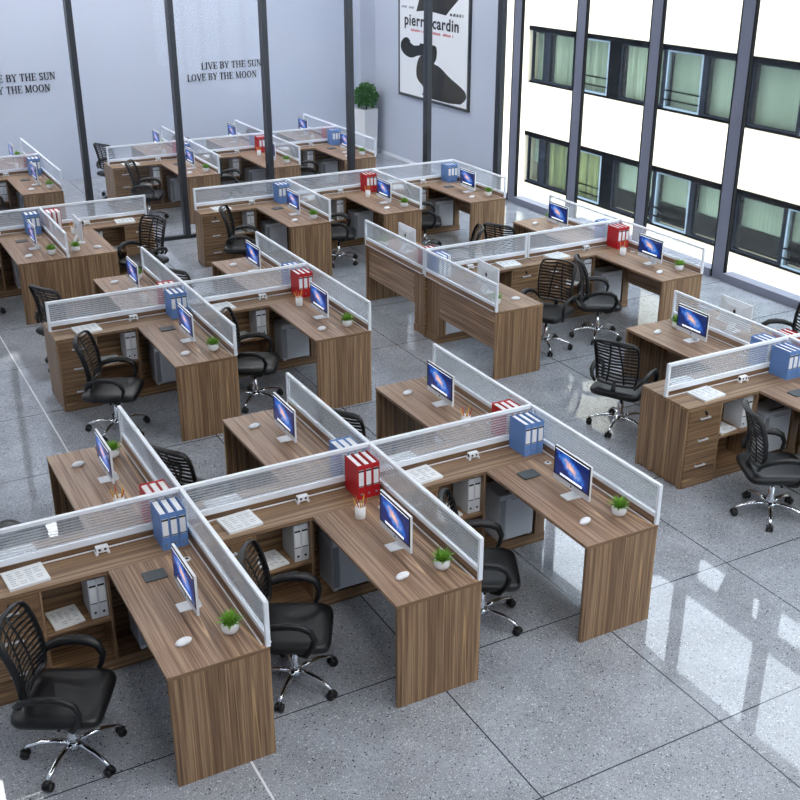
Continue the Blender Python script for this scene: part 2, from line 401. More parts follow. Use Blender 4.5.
# ------------------------------------------------------------------ chair, facing +X, origin on the floor under the column
def chair_spec():
    P = []
    # seat cushion
    def ring(z, hx, hy, n=36, e=6.5, cx=-.012):
        r = []
        for j in range(n):
            a = 2*PI*j/n; c, s_ = math.cos(a), math.sin(a)
            r.append((cx+hx*math.copysign(abs(c)**(2/e), c), hy*math.copysign(abs(s_)**(2/e), s_), z+(.012*(c > .3)*-(c-.3))))
        return r
    st = MB().loft([ring(.385, .225, .215), ring(.392, .247, .238), ring(.415, .256, .245), ring(.436, .252, .241), ring(.449, .238, .228), ring(.453, .18, .185)])
    P.append(('seat', st.mesh('seat', FABR), 'padded black seat', []))
    P.append(('seat_pan', MB().loft([ring(.365, .15, .16), ring(.372, .20, .205), ring(.386, .222, .23)]).mesh('seat_pan', BLACK), None, []))
    P.append(('tilt_mechanism', MB().box(-.10, .10, -.06, .06, .335, .367, 0, .01).cyl((0, -.06, .35), (0, -.2, .352), .008, 8).mesh('tilt_mechanism', BLACK), None, []))
    P.append(('gas_column', MB().lathe([(0, .085), (.034, .085), (.034, .15), (.026, .17), (.026, .25), (.018, .255), (.018, .338), (0, .338)], 16).mesh('gas_column', CHROME), 'chrome gas column', []))
    bs = MB().lathe([(0, .07), (.045, .07), (.048, .10), (.036, .122), (0, .122)], 18)
    for k in range(5):
        a = math.radians(10+28+72*k); c, s_ = math.cos(a), math.sin(a)
        pts = [(c*r, s_*r, z) for r, z in ((.03, .10), (.10, .112), (.18, .106), (.25, .085), (.285, .070))]
        bs.tube(pts, [.021, .019, .017, .015, .013], 8, flatten=(1.0, .8))
    P.append(('star_base', bs.mesh('star_base', CHROME), 'chrome five star base', []))
    for k in range(5):
        a = math.radians(10+28+72*k); c, s_ = math.cos(a), math.sin(a)
        p = Vector((c*.285, s_*.285, .027)); t = Vector((-s_, c, 0))
        w = MB()
        for q in (-1, 1):
            w.cyl(p+t*q*.008, p+t*q*.026, .027, 14)
        w.cyl(p+Vector((0, 0, .0)), p+Vector((0, 0, .043)), .009, 8)
        w.tube([p+Vector((c*.02, s_*.02, .012)), p+Vector((0, 0, .033)), p-Vector((c*.02, s_*.02, -.012))], .014, 8)
        P.append(('caster', w.mesh('caster', BLACK), 'black twin caster', []))
    # back frame: curved loop
    def bp(y, z):
        u = (z-.49)/.46
        return (-.205-.035*u-.055*u*u+.05*(1-math.cos(min(1, abs(y)/.24)*PI/2))*1.0+.02*math.sin(u*PI), y, z)
    loop = []
    outline = [(.0, .505), (.10, .505), (.168, .508), (.188, .53), (.198, .62), (.205, .72), (.210, .82), (.208, .89), (.195, .925), (.16, .94), (.08, .945), (0, .947)]
    for y, z in outline: loop.append(bp(y, z))
    for y, z in outline[-2:0:-1]: loop.append(bp(-y, z))
    fr = MB().tube(loop, .017, 8, closed=True, flatten=(1.35, .65))
    P.append(('back_frame', fr.mesh('back_frame', BLACK), None, []))
    def halfw(z):
        for (y0, z0), (y1, z1) in zip(outline[2:], outline[3:]):
            if z0 <= z <= z1: return y0+(y1-y0)*(z-z0)/(z1-z0)
        return .16
    sl = MB()
    nsl = 12
    for i in range(nsl):
        z = .54+i*(.37/(nsl-1)); hw = halfw(z); up = []; dn = []
        h = .0085
        pts = []
        for j in range(9):
            y = -hw+2*hw*j/8; wv = .004*math.sin(j/8*2*PI*1.5+i*.9)
            pts.append(bp(y, z+wv))
        sl.tube(pts, .0105, 5, flatten=(.35, 1.0))
    for y0, y1 in ((-.035, -.085), (.035, .085)):
        sl.tube([bp(y1+(y0-y1)*k/6, .52+.41*k/6) for k in range(7)], .011, 5, flatten=(1, .5))
    P.append(('back_mesh', sl.mesh('back_mesh', BLACK), 'wavy open lattice back', []))
    P.append(('back_support', MB().tube([(-.08, 0, .36), (-.17, 0, .365), (-.225, 0, .40), (-.235, 0, .46), (-.215, 0, .54)], [.024, .024, .022, .02, .012], 8, flatten=(1.3, .6)).mesh('back_support', BLACK), None, []))
    for q in (-1, 1):
        y = .255*q
        pts = [(-.205, y*.76, .50), (-.20, y*.90, .545), (-.16, y*1.0, .585), (-.08, y*1.05, .61), (0, y*1.07, .618), (.07, y*1.07, .61), (.125, y*1.07, .58), (.15, y*1.05, .52), (.135, y*1.03, .455), (.095, y*.97, .39), (.05, y*.8, .368), (0, y*.55, .366)]
        P.append(('armrest', MB().tube(pts, [.014, .018, .022, .025, .026, .026, .024, .021, .018, .016, .014, .013], 10, flatten=(1.15, .8)).mesh('armrest', BLACK), None, []))
    return (None, P)
CHAIR = chair_spec()

# ------------------------------------------------------------------ desk items
def monitor_spec():
    # facing -X ; origin at desk height under the foot
    hw = .203; zb = .056; zt = .318
    lean = lambda z: .012*(z-zb)/.25
    body = MB().prism([(-hw, zb), (hw, zb), (hw, zt), (-hw, zt)], 0, -.006, .010)
    body.loft([[(.010, s*hw*.96, z) for s, z in ((-1, zb+.008), (1, zb+.008), (1, zt-.008), (-1, zt-.008))], [(.026, s*hw*.45, z) for s, z in ((-1, zb+.06), (1, zb+.06), (1, zt-.06), (-1, zt-.06))]], smooth=False)
    bez = MB().box(-.0085, -.006, -hw, hw, zb+.044, zt)
    scr = MB().box(-.0095, -.0085, -hw+.014, hw-.014, zb+.056, zt-.014)
    bar = MB().box(-.0102, -.0095, -hw+.014, hw-.014, zt-.020, zt-.014)
    dock = MB().box(-.0102, -.0095, -.125, .125, zb+.062, zb+.078)
    foot = MB().prism([(-.06, -.045), (-.06, .045), (.065, .05), (.072, .042), (.072, -.042), (.065, -.05)], 2, 0, .006)
    foot.prism([(.012, .09), (.022, .10), (.075, .02), (.078, .005), (.055, .005)], 1, -.038, .038)
    def apple(x, z0, s):
        m = MB(); pts = []
        for k in range(28):
            a = 2*PI*k/28; r = 1+.08*math.cos(2*a)*-1
            y = math.cos(a)*r*.92; z = math.sin(a)*r
            if math.sin(a) > .85: z -= .18*(math.sin(a)-.85)/.15
            if math.sin(a) < -.88: z += .14*(-.88-math.sin(a))/.12*-1*-1
            d = math.hypot(y-1.15, z-.1)
            if d < .52: y = 1.15-.52*math.cos(math.atan2(z-.1, 1.15-y)) if y < 1.15 else y
            pts.append((y*s, z0+z*s))
        m.prism(pts, 0, x-.0006, x+.0006)
        m.prism([(.02*s, z0+1.15*s), (.1*s, z0+1.5*s), (.45*s, z0+1.75*s), (.38*s, z0+1.35*s)], 0, x-.0006, x+.0006)
        return m
    lf = apple(-.0066, zb+.022, .0085); lb = apple(.0268, zb+.15, .022)
    return (None, [('housing', body.mesh('housing', ALU), 'silver aluminium housing', [('logo', lf.mesh('logo', DARK), 'black apple logo on the chin'), ('logo', lb.mesh('logo', DARK), 'black apple logo on the back')]),
                   ('screen', bez.mesh('screen', DARK), 'black bezel with galaxy wallpaper', [('display', scr.mesh('display', SCREEN), None), ('menu_bar', bar.mesh('menu_bar', emis('menu_white', (.8, .84, .9, 1), .7)), None), ('dock', dock.mesh('dock', emis('dock_white', (.75, .8, .9, 1), .7)), None)]),
                   ('stand', foot.mesh('stand', ALU), 'silver foot', [])])
MONITOR = monitor_spec()
def mouse_mesh():
    rings = []
    for z, k in ((.0, .86), (.006, .98), (.014, 1), (.022, .86), (.028, .6), (.031, .25)):
        rings.append([(.052*k*math.cos(2*PI*j/18), .028*k*math.sin(2*PI*j/18), z) for j in range(18)])
    return MB().loft(rings).mesh('mouse', WHITE)
MOUSE = (mouse_mesh(), [])
def plant_spec():
    pot = MB().lathe([(0, 0), (.032, 0), (.046, .014), (.052, .034), (.049, .056), (.043, .068), (.038, .068), (.038, .06), (0, .06)], 48, rib=.018, ribn=16)
    lv = MB(); rnd = random.Random(3)
    for k in range(42):
        a = k*2.4; el = .25+1.15*(k/42); ln = .055+.035*rnd.random()
        b = Vector((math.cos(a)*.012, math.sin(a)*.012, .06)); d = Vector((math.cos(a)*math.cos(el), math.sin(a)*math.cos(el), math.sin(el)))
        sd = Vector((-math.sin(a), math.cos(a), 0)); w = .0085
        m_ = b+d*ln*.5; t = b+d*ln+Vector((math.cos(a), math.sin(a), -.5))*.012*(1.2-el)
        up = d.cross(sd)*.002
        lv.add([b-sd*w*.5, b+sd*w*.5, m_-sd*w+up, m_+sd*w+up, t, b+up*2, m_-up*2], [(0, 1, 3, 2), (2, 3, 4), (0, 6, 1), (2, 4, 6), (3, 6, 4), (0, 2, 6), (1, 6, 3)], 0)
    so = MB().lathe([(0, .058), (.037, .058), (.037, .0625), (0, .064)], 16)
    return (None, [('pot', pot.mesh('pot', CERAM), 'white ribbed ceramic pot', [('soil', so.mesh('soil', SOIL), None)]), ('leaves', lv.mesh('leaves', LEAF), 'spiky green leaves', [])])
PLANT = plant_spec()
def cup_mesh():
    return MB().lathe([(0, 0), (.033, 0), (.036, .004), (.036, .092), (.032, .092), (.032, .006), (0, .006)], 24).mesh('cup', CERAM)
CUP = (cup_mesh(), [])
def pencil_mesh(mat):
    return MB().lathe([(0, 0), (.0042, .0), (.0042, .14), (.0008, .158), (0, .158)], 6).mesh('pencil', mat)
PENS = [(pencil_mesh(PENC), []), (pencil_mesh(PENR), [])]
def binder_spec(mat, labelled=True, w=.054, d=.205, h=.262):
    # spine faces -Y, origin at the base centre
    b = MB()
    b.box(-w/2, -w/2+.003, -d/2, d/2, 0, h); b.box(w/2-.003, w/2, -d/2, d/2, 0, h); b.box(-w/2+.003, w/2-.003, -d/2, -d/2+.003, 0, h)
    pg = MB().box(-w/2+.004, w/2-.012, -d/2+.004, d/2-.006, .004, h-.010)
    lb = MB().box(-w/2+.008, w/2-.008, -d/2-.0008, -d/2, h*.36, h*.86)
    bd = MB().box(-w/2+.005, w/2-.005, -d/2-.0014, -d/2-.0005, h*.80, h*.85).box(-w/2+.005, w/2-.005, -d/2-.0014, -d/2-.0005, h*.37, h*.395)
    hole = MB().cyl((0, -d/2-.0012, h*.14), (0, -d/2, h*.14), .009, 12)
    return (None, [('cover', b.mesh('cover', mat), None, []), ('pages', pg.mesh('pages', PAPER), 'white pages', []),
                   ('spine_label', lb.mesh('spine_label', PAPER), 'white spine label', [('band', bd.mesh('band', DARK), 'black bands')]), ('finger_hole', hole.mesh('finger_hole', DARK if mat is GREYB else FRAME), None, [])])
BIND = {'blue': binder_spec(BLUE), 'red': binder_spec(RED), 'white': binder_spec(GREYB, True, .052, .215, .285)}
def paper_spec(w, d, n, thick):
    p = MB().box(-w/2, w/2, -d/2, d/2, 0, thick)
    t = MB(); rnd = random.Random(n)
    for c in range(4):
        for r in range(7):
            x0 = -w/2+.02+c*(w-.03)/4; y0 = -d/2+.025+r*(d-.05)/7
            if rnd.random() < .85: t.box(x0, x0+(w-.03)/4*rnd.uniform(.5, .8), y0, y0+.006, thick, thick+.0004)
    return (None, [('pages', p.mesh('pages', PAPER), None, []), ('print', t.mesh('print', INK), 'grey printed lines', [])])
BOOK = paper_spec(.245, .215, 1, .018); SHEET = paper_spec(.19, .21, 2, .012)
def outlet_spec():
    b = MB().box(-.040, .040, -.02, .02, .012, .052, 0, .004).box(-.046, -.030, -.024, .024, 0, .014).box(.030, .046, -.024, .024, 0, .014)
    s = MB().cyl((-.018, -.0206, .034), (-.018, -.0195, .034), .009, 12).cyl((.018, -.0206, .034), (.018, -.0195, .034), .009, 12).box(-.0405, -.0395, -.012, .012, .02, .044).box(.0395, .0405, -.012, .012, .02, .044)
    return (None, [('body', b.mesh('body', WHITE), None, []), ('socket', s.mesh('socket', DARK), 'dark sockets', [])])
OUTLET = outlet_spec()
PADS = (MB().prism([(-.065, -.055), (.065, -.055), (.07, -.05), (.07, .05), (.065, .055), (-.065, .055), (-.07, .05), (-.07, -.05)], 2, 0, .009).mesh('tablet', PAD), [])
def tower_spec():
    b = MB().box(-.155, .155, -.12, .125, .006, .40, 0, .01).box(-.15, -.12, -.115, .12, 0, .007).box(.12, .15, -.115, .12, 0, .007)
    d = MB().box(-.10, .148, -.128, -.119, .02, .375, 0, .004)
    g = MB().box(-.06, .10, -.1295, -.1275, .352, .36).box(-.153, -.106, -.1215, -.1195, .03, .36)
    v = MB().box(-.07, .12, -.08, -.06, .3995, .4008)
    return (None, [('case', b.mesh('case', TOWER), None, []), ('front_panel', d.mesh('front_panel', TOWER), None, [('slot', g.mesh('slot', flat('slot_grey', srgb(150, 156, 166), .4)), None)]), ('vent', v.mesh('vent', DARK), None, [])])
TOWER_S = tower_spec()

# ------------------------------------------------------------------ the setting
XL, XR, YB, YF, CZ_ = -6.0, 8.75, 14.4, -11.0, 6.6
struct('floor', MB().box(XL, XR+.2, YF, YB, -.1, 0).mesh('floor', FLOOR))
struct('ceiling', MB().box(XL-.2, XR+.2, YF-.2, YB+.2, CZ_, CZ_+.2).mesh('ceiling', CEIL))
struct('wall_back', MB().box(XL, XR+.2, YB, YB+.2, 0, CZ_).mesh('wall_back', WALLB))
struct('wall_left', MB().box(XL-.2, XL, YF, YB, 0, CZ_).mesh('wall_left', WALLR))
struct('wall_front', MB().box(XL, XR+.2, YF-.2, YF, 0, CZ_).mesh('wall_front', WALLR))
struct('wall_right', MB().box(XR, XR+.04, 9.56, YB, 0, CZ_).mesh('wall_right', WALLR))
struct('trim_1', MB().box(8.42, XR, YB-.22, YB, 0, CZ_).mesh('trim_1', WALLR))
struct('baseboard_right', MB().box(XR-.012, XR, 9.6, YB-.22, 0, .06).mesh('baseboard_right', MET))
# curtain wall on the right
cols = [9.115-1.655*k for k in range(13)]
for k, y in enumerate(cols):
    y2 = cols[k+1] if k+1 < len(cols) else YF+.1
    c = MB().box(XR-.025, XR+.02, y-.10, y+.10, .0, CZ_)
    w = struct('window_%d' % (k+1), c.mesh('window_post', FRAME))
    gk = MB().box(XR-.028, XR+.022, y-.12, y-.10, .0, CZ_).box(XR-.028, XR+.022, y+.10, y+.12, .0, CZ_)
    struct('post_edge', gk.mesh('post_edge', FRAMEB), parent=w)
    struct('sill', MB().box(XR-.06, XR+.12, y2+.12, y-.12, 0, .11).mesh('sill', FRAME), parent=w)
    struct('pane', MB().box(XR+.01, XR+.016, y2+.12, y-.12, .11, CZ_).mesh('pane', PANE), parent=w)
w = struct('window_14', MB().box(XR-.03, XR+.02, 9.50, 9.56, 0, CZ_).mesh('window_post', FRAMEB))
struct('sill', MB().box(XR-.06, XR+.04, 9.235, 9.50, 0, .11).mesh('sill', FRAME), parent=w)
struct('pane', MB().box(XR+.01, XR+.016, 9.235, 9.50, .11, CZ_).mesh('pane', PANE), parent=w)
# inner glass wall
gw = struct('wall_glass', MB().box(XL, XR-.04, 9.5, 9.58, 0, .05).mesh('bottom_rail', MULL))
struct('top_rail', MB().box(XL, XR-.04, 9.5, 9.58, CZ_-.08, CZ_).mesh('top_rail', MULL), parent=gw)
xs = [8.70-1.393*k for k in range(11)]
for k, x in enumerate(xs):
    struct('mullion', MB().box(x-.04, x+.04, 9.47, 9.61, .05, CZ_-.08).mesh('mullion', MULL), parent=gw)
    if k: struct('pane', MB().box(x+.04, xs[k-1]-.04, 9.536, 9.544, .05, CZ_-.08).mesh('pane', GPANE), parent=gw)

# unseen glowing panels added under the ceiling to brighten the room
lm = [(x, y) for x in (-.4, 2.4, 5.2) for y in (-9, -7, -5, -3)]+[(x, y) for x in (-4.4,) for y in (0, 3, 6)]+[(x, y) for x in (-1.6, 1.0, 3.6, 6.2) for y in (10.5, 12.0, 13.4)]+[(-.8, 6.5), (2.6, 7.2), (5.6, 7.2)]
FR_ = MB().box(-.62, .62, -.32, .32, -.03, 0).mesh('housing', WHITE); DI_ = MB().box(-.6, .6, -.3, .3, -.035, -.03).mesh('fill_face', FILL)
for x, y in lm:
    inst('added_fill_light', (None, [('housing', FR_, None, []), ('fill_face', DI_, None, [])]), (x, y, CZ_), 0, 'unseen white glowing panel added under the ceiling as fill light', 'light', 'added fill panels under the ceiling')

# ------------------------------------------------------------------ facade across the street
FBLK = flat('facade_black_band', srgb(7, 8, 10), .9, 0, 0)
XF = 17.0
rows = [(-5.6, -4.1), (-2.79, -1.27), (.10, 1.66), (3.0, 4.55), (5.9, 7.45)]
B = inst('office_building', (None, []), (XF, 10, -6), 0, 'cream office building with bands of dark windows outside the glass', 'building')
Ymin, Ymax, ZT = -22, 24, 9.2
wl = MB(); zprev = -6.0
for z0, z1 in rows:
    wl.box(0, .5, Ymin-10, Ymax-10, zprev+6, z0+6); zprev = z1
wl.box(0, .5, Ymin-10, Ymax-10, zprev+6, ZT+6)
# solid bits between windows: y intervals (world) with openings
pat = [(20.52, 19.92, 'curt'), (19.7, 18.55, 'curt'), (18.3, 17.08, 'bars'), (16.58, 14.95, 'blind'), (14.85, 13.62, 'bars'), (13.5, 12.40, 'blind'), (12.05, 10.58, 'blind'), (10.5, 9.2, 'bars')]
k = 1
while pat[-1][1] > Ymin+2:
    off = 11.32*k
    pat += [(a-off, b-off, c) for a, b, c in pat[:8]]; k += 1
pat = [p for p in pat if p[1] > Ymin+1]
YW = 20.62
for z0, z1 in rows: wl.box(0, .5, YW-10, Ymax-10, z0+6, z1+6)
at = MB(); ops = [(12.0, 10.72), (10.02, 9.57), (9.13, 8.12), (7.4, 6.1), (5.4, 4.1), (3.4, 2.1)]  # unseen roof wall, added so its openings reflect as bright floor patches
at.box(.02, .3, Ymin-10, Ymax-10, ZT+6, 17.05); at.box(.02, .3, Ymin-10, Ymax-10, 17.95, 18.4)
yy = Ymax
for a_, b_ in ops: at.box(.02, .3, a_-10, yy-10, 17.05, 17.95); yy = b_
at.box(.02, .3, Ymin-10, yy-10, 17.05, 17.95)
struct('added_reflection_screen', at.mesh('added_reflection_screen', flat('reflection_screen_grey', srgb(74, 78, 84), .7)), parent=B)
struct('facade_wall', wl.mesh('facade_wall', FACADE), parent=B)
fr = MB(); dk = MB()
for z0, z1 in rows:
    fr.box(.06, .16, Ymin-10, YW-10, z0+6, z0+6.06); fr.box(-.02, .16, Ymin-10, YW-10, z1+5.88, z1+6)
    dk.box(1.6, 1.7, Ymin-10, Ymax-10, z0+5.8, z1+6.2); dk.box(.5, 1.7, Ymin-10, Ymax-10, z0+5.7, z0+5.8); dk.box(.5, 1.7, Ymin-10, Ymax-10, z1+6.2, z1+6.3)
struct('window_band', fr.mesh('window_band', FBLK), parent=B); struct('interior', dk.mesh('interior', ROOMD), parent=B)
seam = MB()
for y in (16.85, 14.0, 8.8, 19.0):
    zp = -6.0
    for z0, z1 in rows: seam.box(-.004, 0, y-10-.012, y-10+.012, zp+6, z0+6); zp = z1
struct('panel_joint', seam.mesh('panel_joint', flat('joint_grey', srgb(190, 186, 176), .8)), parent=B)
for ri, (z0, z1) in enumerate(rows):
    za, zb_ = z0+6.06, z1+5.88
    # piers between openings
    ys = sorted(pat, key=lambda p: -p[0])
    for i, (a, b, kind) in enumerate(ys):
        nxt = ys[i+1][0] if i+1 < len(ys) else Ymin
        if ri not in (1, 2) and not (3 <= ri and a > 0): continue
        a -= 10; b -= 10; nx = nxt-10
        f = MB().box(.05, .13, b, b+.05, za, zb_).box(.05, .13, a-.05, a, za, zb_).box(.05, .13, b+.05, a-.05, za, za+.05).box(.05, .13, b+.05, a-.05, zb_-.05, zb_)
        wd = struct('window', f.mesh('window', WFW if kind == 'bars' else WFR), parent=B)
        struct('pane', MB().box(.085, .092, b+.05, a-.05, za+.05, zb_-.05).mesh('pane', WGL), parent=wd)
        if b-nx > .05: struct('pier', MB().box(.06, .3, nx, b, za, zb_).mesh('pier', FBLK if b-nx > .3 else WFR), parent=B)
        low = ri == 1
        if low and 7.2 < a < 10: mt, dz = CURTY, 0
        elif low: mt, dz = BLIND, .56 if (a < 3) else .55
        elif a > 6: mt, dz = CURT, 0
        else: mt, dz = BLIND, 0
        n = 40; sh = MB()
        amp = .03 if mt in (CURT, CURTY) else .004
        ring = [(.28+amp*math.sin(j*1.9), b+(a-b)*j/n) for j in range(n+1)]
        top = zb_; bot = za+dz
        sh.prism(ring+[(x+.01, y) for x, y in ring[::-1]], 2, bot, top)
        struct('curtain' if amp > .01 else 'blind', sh.mesh('curtain', mt), parent=wd)
        if kind == 'bars':
            struct('guard_rail', MB().box(.0, .02, b, a, za+.42, za+.45).box(.0, .02, b, a, za+.2, za+.23).mesh('guard_rail', FBLK), parent=wd)

# ------------------------------------------------------------------ writing on the back wall
def seriftext(s, h):
    # strokes on a unit-high letter: (x0,y0,x1,y1,w); thick stems, thin hairlines, serifs
    TK, TN = .15, .06
    def arc(cx, cy, rx, ry, a0, a1, w0, w1, n=10):
        r = []
        for k in range(n):
            t0 = a0+(a1-a0)*k/n; t1 = a0+(a1-a0)*(k+1)/n
            p = (cx+rx*math.cos(math.radians(t0)), cy+ry*math.sin(math.radians(t0))); q = (cx+rx*math.cos(math.radians(t1)), cy+ry*math.sin(math.radians(t1)))
            w = TN+(TK-TN)*abs(math.cos(math.radians((t0+t1)/2)))
            r.append((p[0], p[1], q[0], q[1], w))
        return r
    def ser(x, y, w=.26): return [(x-w/2, y, x+w/2, y, .05)]
    G = {
     'L': (.62, [(.15, 0, .15, 1, TK), (.15, .03, .58, .03, TN), (.57, .03, .6, .26, .05)]+ser(.15, .975)+ser(.13, .025)),
     'I': (.34, [(.16, 0, .16, 1, TK)]+ser(.16, .975, .3)+ser(.16, .025, .3)),
     'V': (.78, [(.1, 1, .4, 0, TK), (.4, 0, .68, 1, TN)]+ser(.1, .975)+ser(.68, .975)),
     'E': (.66, [(.15, 0, .15, 1, TK), (.15, .97, .56, .97, TN), (.15, .5, .45, .5, TN), (.15, .03, .58, .03, TN), (.56, .97, .57, .78, .05), (.58, .03, .6, .24, .05), (.44, .4, .44, .6, .05)]+ser(.13, .975)+ser(.13, .025)),
     'B': (.68, [(.15, 0, .15, 1, TK), (.15, .97, .36, .97, TN), (.15, .52, .38, .52, TN), (.15, .03, .38, .03, TN)]+arc(.35, .745, .2, .225, 90, -90, 0, 0)+arc(.37, .275, .24, .245, 90, -90, 0, 0)+ser(.13, .975)+ser(.13, .025)),
     'Y': (.74, [(.1, 1, .37, .46, TK), (.37, .46, .64, 1, TN), (.37, 0, .37, .48, TK)]+ser(.1, .975)+ser(.64, .975)+ser(.37, .025, .3)),
     'T': (.68, [(.32, 0, .32, 1, TK), (.03, .97, .61, .97, TN), (.04, .97, .03, .76, .05), (.6, .97, .61, .76, .05)]+ser(.32, .025, .3)),
     'H': (.82, [(.15, 0, .15, 1, TK), (.63, 0, .63, 1, TK), (.15, .5, .63, .5, TN)]+ser(.15, .975)+ser(.15, .025)+ser(.63, .975)+ser(.63, .025)),
     'S': (.56, arc(.27, .74, .17, .225, 30, 250, 0, 0)+[(.2, .54, .36, .46, TK)]+arc(.27, .255, .18, .23, 75, -145, 0, 0)+[(.44, .97, .44, .76, .05), (.08, .03, .08, .24, .05)]),
     'U': (.78, [(.15, .3, .15, 1, TK), (.62, .3, .62, 1, TN)]+arc(.385, .3, .235, .28, 180, 360, 0, 0)+ser(.15, .975)+ser(.62, .975)),
     'N': (.82, [(.14, 0, .14, 1, TN), (.14, 1, .64, .02, TK), (.64, 0, .64, 1, TN)]+ser(.11, .975)+ser(.14, .025)+ser(.64, .975)),
     'M': (.98, [(.14, 0, .14, 1, TN), (.14, 1, .45, .05, TK), (.45, .05, .76, 1, TN), (.8, 0, .8, 1, TK)]+ser(.11, .975)+ser(.14, .025)+ser(.8, .975)+ser(.8, .025)),
     'O': (.82, arc(.39, .5, .3, .47, 0, 360, 0, 0, 22)),
     ' ': (.30, [])}
    m = MB(); x = 0
    for ch in s:
        wd, st = G[ch]
        for x0, y0, x1, y1, w in st:
            a = Vector((x+x0, y0)); b = Vector((x+x1, y1)); d = (b-a); n = Vector((-d.y, d.x)).normalized()*w/2; e = d.normalized()*.015
            pts = [a-n-e, b-n+e, b+n+e, a+n-e]
            m.prism([(p.x*h, p.y*h) for p in pts], 1, -.006, .004)
        x += wd+.04
    return m, x*h
def wallword(txt, x0, x1, zc, hgt, label):
    m, wtot = seriftext(txt, hgt); k = (x1-x0)/wtot
    m.v = [(v[0]*k, v[1], v[2]) for v in m.v]
    o = bpy.data.objects.new('wall_lettering', m.mesh('wall_lettering', DARK)); COL.objects.link(o)
    o.location = (x0, YB-.005, zc-hgt/2); o['label'] = label; o['category'] = 'lettering'; o['group'] = 'black lettering on the back wall'
LH = .125
wallword('LIVE BY THE SUN', 5.165, 6.39, 1.88, LH, 'upper line of black serif lettering, right half of back wall')
wallword('LOVE BY THE MOON', 4.875, 6.28, 1.68, LH, 'lower line of black serif lettering, right half of back wall')
wallword('LIVE BY THE SUN', 1.235, 2.46, 1.88, LH, 'upper line of black serif lettering cut by the picture left edge')
wallword('LOVE BY THE MOON', .94, 2.345, 1.68, LH, 'lower line of black serif lettering cut by the picture left edge')

# poster on the right wall
def poly_wall(pts, mat, d0, d1, nm):
    return MB().prism([(y, z) for y, z in pts], 0, XR-d1, XR-d0).mesh(nm, mat)
PY0, PY1, PZ0, PZ1 = 10.58, 13.06, 1.34, 4.35
fr = MB()
for a in ((PY0-.04, PY1+.04, PZ0-.05, PZ0), (PY0-.04, PY1+.04, PZ1, PZ1+.05), (PY0-.04, PY0, PZ0, PZ1), (PY1, PY1+.04, PZ0, PZ1)):
    fr.box(XR-.05, XR, a[0], a[1], a[2], a[3])
def smooth(pts, it=2):
    for _ in range(it):
        q = []
        for i in range(len(pts)):
            a = pts[i]; b = pts[(i+1) % len(pts)]
            q += [(a[0]*.75+b[0]*.25, a[1]*.75+b[1]*.25), (a[0]*.25+b[0]*.75, a[1]*.25+b[1]*.75)]
        pts = q
    return pts
head = [(12.79, 2.40), (13.0, 2.3), (13.03, 2.18), (12.94, 2.08), (12.73, 2.02), (12.55, 2.02), (12.38, 2.08), (12.18, 2.10), (12.01, 2.12), (11.81, 1.98), (11.71, 2.02), (11.64, 2.15), (11.66, 2.31), (11.82, 2.32), (12.21, 2.31), (12.41, 2.31), (12.6, 2.30)]
bodyp = [(12.28, 2.09), (12.38, 1.95), (12.42, 1.78), (12.37, 1.65), (12.14, 1.55), (12.11, 1.49), (12.2, 1.36), (10.86, 1.36), (10.6, 1.5), (10.62, 1.62), (10.82, 1.7), (11.24, 1.83), (11.52, 1.96), (11.79, 2.0), (12.07, 2.11)]
topp = [(12.25, 3.2), (12.42, 2.86), (12.02, 2.90), (11.34, 2.86), (11.25, 2.93), (10.93, 3.14), (10.9, 3.5), (11.2, 3.9), (11.8, 4.1), (12.2, 3.8)]
leaf = [(12.66, 2.30), (12.55, 2.40), (12.62, 2.47), (12.45, 2.38), (12.3, 2.46), (12.38, 2.33), (12.2, 2.40), (12.3, 2.27), (12.5, 2.25)]
def textmesh(s, size, bold):
    cu = bpy.data.curves.new('text_tmp', 'FONT'); cu.body = s; cu.size = size; cu.offset = bold; cu.extrude = .002; cu.space_character = 1.1 if bold > .02 else 1
    ob = bpy.data.objects.new('text_tmp', cu); COL.objects.link(ob)
    dg = bpy.context.evaluated_depsgraph_get(); dg.update()
    me = bpy.data.meshes.new_from_object(ob.evaluated_get(dg)); bpy.data.objects.remove(ob)
    return me
def walltext(s, ya, yb, zc, bold, mat, nm, hmul=1.0):
    me = textmesh(s, 1, bold); xs_ = [v.co.x for v in me.vertices]; x0, x1 = min(xs_), max(xs_); k = (ya-yb)/(x1-x0)
    for v in me.vertices:
        x, y, z = v.co; v.co = (XR-.0455-z*.5, ya-(x-x0)*k, zc+y*k*hmul)
    me.materials.clear(); me.materials.append(mat); me.name = nm; return me
def ticks(ya, yb, zc, h, mat, seed):
    # small print too fine to read: a row of little strokes
    m = MB(); rnd = random.Random(seed); y = ya
    while y > yb:
        w = rnd.uniform(.012, .03)
        if rnd.random() < .85: m.box(XR-.0455, XR-.04, y-w, y, zc-h/2, zc+h/2*rnd.choice((.6, 1)))
        y -= w+.014
    return m.mesh('small_print', mat)
